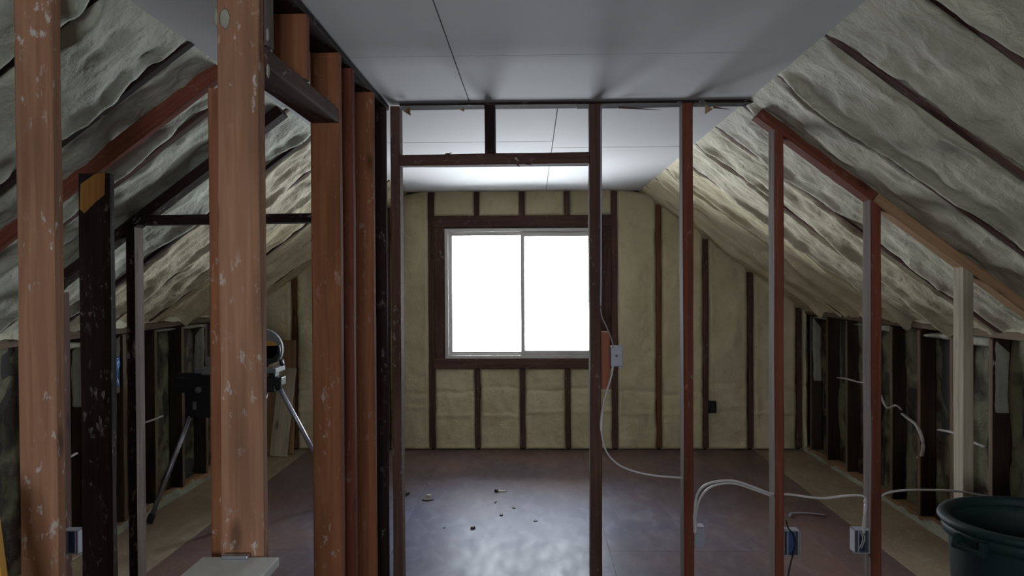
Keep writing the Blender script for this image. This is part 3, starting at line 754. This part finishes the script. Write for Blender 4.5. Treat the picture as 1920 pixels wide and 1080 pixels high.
tube('leg_collar', [P(518, 718), P(523, 729)], .023, 'black', st, sub=1, seg=12)
sw = thing('miter_saw', (-1.93, YS, zb+.055), 'miter saw with orange blade guard resting on the black stand', 'saw')
zt_ = zb+.09
xw0, xw1 = P(378, 690).x, P(528, 690).x
boxes('saw_base', [(xw0, xw1, YS-.12, YS+.08, zt_, zt_+.032), (xw0+.08, xw1-.08, YS-.2, YS+.14, zt_-.001, zt_+.02)], 'steel_dull', sw, bev=.006)
for q in (xw0+.03, xw1-.07): boxes('base_foot', [(q, q+.04, YS-.04, YS+.045, zb+.0565, zt_)], 'black', sw, bev=.003)
boxes('fence', [(xw0+.02, (xw0+xw1)/2-.04, YS+.02, YS+.035, zt_+.032, zt_+.09), ((xw0+xw1)/2+.04, xw1-.02, YS+.02, YS+.035, zt_+.032, zt_+.07)], 'steel_dull', sw, bev=.003)
def disc(name, c, r, t, mat, parent, ax='Y', seg=32, a0=0, a1=360):
    bm = bmesh.new(); n = seg; pts = [(math.cos(math.radians(a0+(a1-a0)*k/n))*r, math.sin(math.radians(a0+(a1-a0)*k/n))*r) for k in range(n+(0 if a1-a0 == 360 else 1))]
    f = [bm.verts.new((x, -t/2, z)) for x, z in pts]; g = [bm.verts.new((x, t/2, z)) for x, z in pts]; m = len(pts)
    bm.faces.new(f); bm.faces.new(list(reversed(g)))
    for k in range(m): bm.faces.new((f[k], g[k], g[(k+1) % m], f[(k+1) % m]))
    bmesh.ops.recalc_face_normals(bm, faces=bm.faces)
    bmesh.ops.bevel(bm, geom=[e for e in bm.edges if abs(e.verts[0].co.y-e.verts[1].co.y) < 1e-6], offset=t*.12, segments=2, affect='EDGES')
    rz = Matrix.Rotation(math.radians(90), 4, 'Z') if ax == 'X' else Matrix.Identity(4)
    return link(name, bm_mesh(bm, name), mat, parent, Matrix.Translation(c) @ rz)
hc = P(492, 655)
disc('saw_blade', hc+Vector((0, -.02, -.01)), .115, .004, 'steel_dull', sw)
disc('blade_guard', hc+Vector((0, .005, 0)), .135, .04, 'steel_dull', sw, a0=-30, a1=190)
tag(disc('guard_badge', hc+Vector((.055, -.028, .0)), .058, .012, 'sawyellow', sw), label='orange disc on the blade guard')
disc('lower_guard', hc+Vector((.0, -.028, -.004)), .128, .012, 'black', sw, a0=170, a1=375)
tube('motor', [hc+Vector((-.02, .03, .01)), hc+Vector((-.03, .18, .03))], .055, 'black', sw, sub=1, seg=20)
tube('motor_cap', [hc+Vector((.0, -.026, 0)), hc+Vector((.0, -.05, 0))], .03, 'black', sw, sub=1, seg=16)
tube('handle', [hc+Vector((-.02, 0, .12)), hc+Vector((-.06, -.02, .17)), hc+Vector((-.15, -.03, .16)), hc+Vector((-.17, -.02, .09)), hc+Vector((-.10, 0, .07))], .014, 'black', sw)
tube('arm', [Vector(((xw0+xw1)/2, YS+.1, zt_+.03)), hc+Vector((-.06, .10, -.02)), hc+Vector((-.02, .04, .0))], .028, 'steel_dull', sw)
tube('clamp_screw', [P(505, 688, YS-.14), P(527, 680, YS-.14)], .014, 'pale', sw, sub=1, seg=12)
tube('clamp_knob', [P(526, 680, YS-.14), P(531, 679, YS-.14)], .022, 'black', sw, sub=1, seg=12)

# boards leaning on the far wall
def lean(px0, px1, py_top, py_bot, mat, label, yb, yt, t=.02, tilt=0.0):
    y_b = at(px0, py_bot, yb)
    x0, x1 = X(px0, yb, 800), X(px1, yb, 800); z1 = at(px0, py_top, yt).z
    o = lumber('leaning_board', ((x0+x1)/2, yb, .005), ((x0+x1)/2+tilt, yt, z1), x1-x0, t, mat, None, wob=.001); tag(o, label, 'board', 'boards leaning on the far wall')
lean(494, 551, 638, 850, 'tan', 'wide tan board leaning on the far wall behind the saw', 6.98, 7.055)
lean(505, 538, 690, 858, 'pale', 'narrow pale board leaning in front of the wide tan one behind the saw', 6.86, 6.985, tilt=.05)

# ------------------------------------------------------------------ green bin
bc = Vector((1.645, 2.66, 0))
gb = thing('trash_bin', bc, 'large dark green plastic bin standing right of the partition studs', 'bin')
R = .270; H = .725
lathe('bin_body', [(.001, .0), (.21, .0), (.22, .012), (R-.015, H-.07), (R-.012, H-.06), (R+.004, H-.055), (R+.008, H-.02), (R-.014, H-.02), (R-.022, H-.06), (.205, .03), (.001, .025)], 'bin', gb, Matrix.Translation(bc), 48)
lathe('rim', [(R-.018, H-.022), (R+.012, H-.022), (R+.020, H-.010), (R+.016, H+.002), (R-.004, H+.006), (R-.020, H-.004), (R-.018, H-.022)], 'bin', gb, Matrix.Translation(bc), 48, caps=False)
for s in (-1, 1):
    bm = bmesh.new()
    for dy in (-.05, .05): bm_box(bm, s*R-(.0 if s > 0 else .025), s*R+(.025 if s > 0 else .0), dy-.008, dy+.008, H-.075, H-.03, .003)
    bm_box(bm, s*(R+.022)-.006, s*(R+.022)+.006, -.06, .06, H-.075, H-.058, .003)
    link('handle', bm_mesh(bm, 'handle'), 'bin', gb, Matrix.Translation(bc) @ Matrix.Rotation(math.radians(20), 4, 'Z'))

# ------------------------------------------------------------------ yellow stepladder, mostly out of frame
sl = thing('stepladder', (-1.25, 1.75, 0), 'yellow stepladder with blue top cap at the left end of the partition posts', 'ladder')
yl = 1.60
tR = at(3, 955, yl)
slp = .20
xr_top = tR.x-.035; xl_top = xr_top-.34; zc_ = 1.045
def rail(x0, x1, y0, y1, nm='rail', w=.06): return lumber(nm, (x0, y0, .02), (x1, y1, zc_), w, .026, 'yellow', sl, xdir=(1, 0, 0), wob=0)
rail(xr_top+slp*zc_-.02, xr_top-.02, yl-.10, yl+.02); rail(xl_top-slp*zc_, xl_top, yl-.10, yl+.02)
lumber('rear_leg', (xr_top-.22, yl+.16, .02), (xr_top-.2, yl+.10, zc_), .035, .02, 'yellow', sl, wob=0)
lumber('rear_leg', (xl_top-.02, yl+.50, .02), (xl_top, yl+.10, zc_), .035, .02, 'yellow', sl, wob=0)
for z_ in (.28, .54, .80):
    e = slp*(zc_-z_); yy_ = yl-.10+.12*z_/zc_
    box('tread', xl_top-e+.03, xr_top+e-.05, yy_-.03, yy_+.06, z_-.012, z_+.012, 'steel_dull', sl)
box('top_cap', xl_top-.03, xr_top+.002, yl-.16, yl+.015, zc_, zc_+.035, 'boxblue', sl, bev=.008)

# ------------------------------------------------------------------ debris on the floor
def chip(px, py, ln, w, mat, label, h=.012, rot=0):
    p = atz(px, py, 0); sd = random.uniform(0, 50); bm = bmesh.new()
    n = 7
    top = []; bot = []
    for k in range(n):
        a = 2*math.pi*k/n; r = 1+.35*noise.noise((sd+k, 0, 0))
        x, y = math.cos(a)*ln/2*r, math.sin(a)*w/2*r
        bot.append(bm.verts.new((x, y, .0))); top.append(bm.verts.new((x*.85, y*.85, h*(.6+.8*abs(noise.noise((sd, k, 2)))))))
    bm.faces.new(list(reversed(bot))); bm.faces.new(top)
    for k in range(n): bm.faces.new((bot[k], bot[(k+1) % n], top[(k+1) % n], top[k]))
    o = link('debris_scrap', bm_mesh(bm, 'scrap'), mat, None, Matrix.Translation(Vector((p.x, p.y, .0005))) @ Matrix.Rotation(rot, 4, 'Z'))
    tag(o, label, 'debris', 'scraps on the dark floor')
chip(801, 938, .075, .05, 'chip', 'dark flat scrap on the floor left in the doorway', .010)
chip(804, 933, .04, .035, 'chip2', 'white crumb lying on a dark scrap on the floor', .028)
chip(941, 922, .075, .02, 'chip2', 'grey-brown wood sliver on the floor in the middle of the doorway', .012)
chip(931, 922, .03, .05, 'chip', 'dark knob at the left end of the wood sliver on the floor', .022, .3)
chip(929, 942, .014, .05, 'chip', 'thin dark splinter on the floor below the wood sliver', .008, -.2)
chip(963, 952, .026, .05, 'chip', 'small dark fleck on the floor right of the thin splinter', .006, .3)
chip(940, 966, .024, .045, 'chip', 'round dark crumb on the floor below the thin splinter', .01)
chip(887, 991, .032, .035, 'chip', 'blackest crumb on the floor nearest the doorway sill', .018)
chip(1004, 977, .028, .03, 'chip', 'faint grey splinter on the floor nearest the doorway stud', .005, .8)
chip(833, 990, .02, .02, 'chip', 'faint tiny fleck on the floor nearest the corner stud', .004)
chip(757, 932, .02, .12, 'chip', 'upright dark twig-like scrap on the floor beside the corner stud', .05, -.15)
chip(765, 928, .012, .06, 'chip', 'short dark twig just right of the upright scrap', .03, -.3)
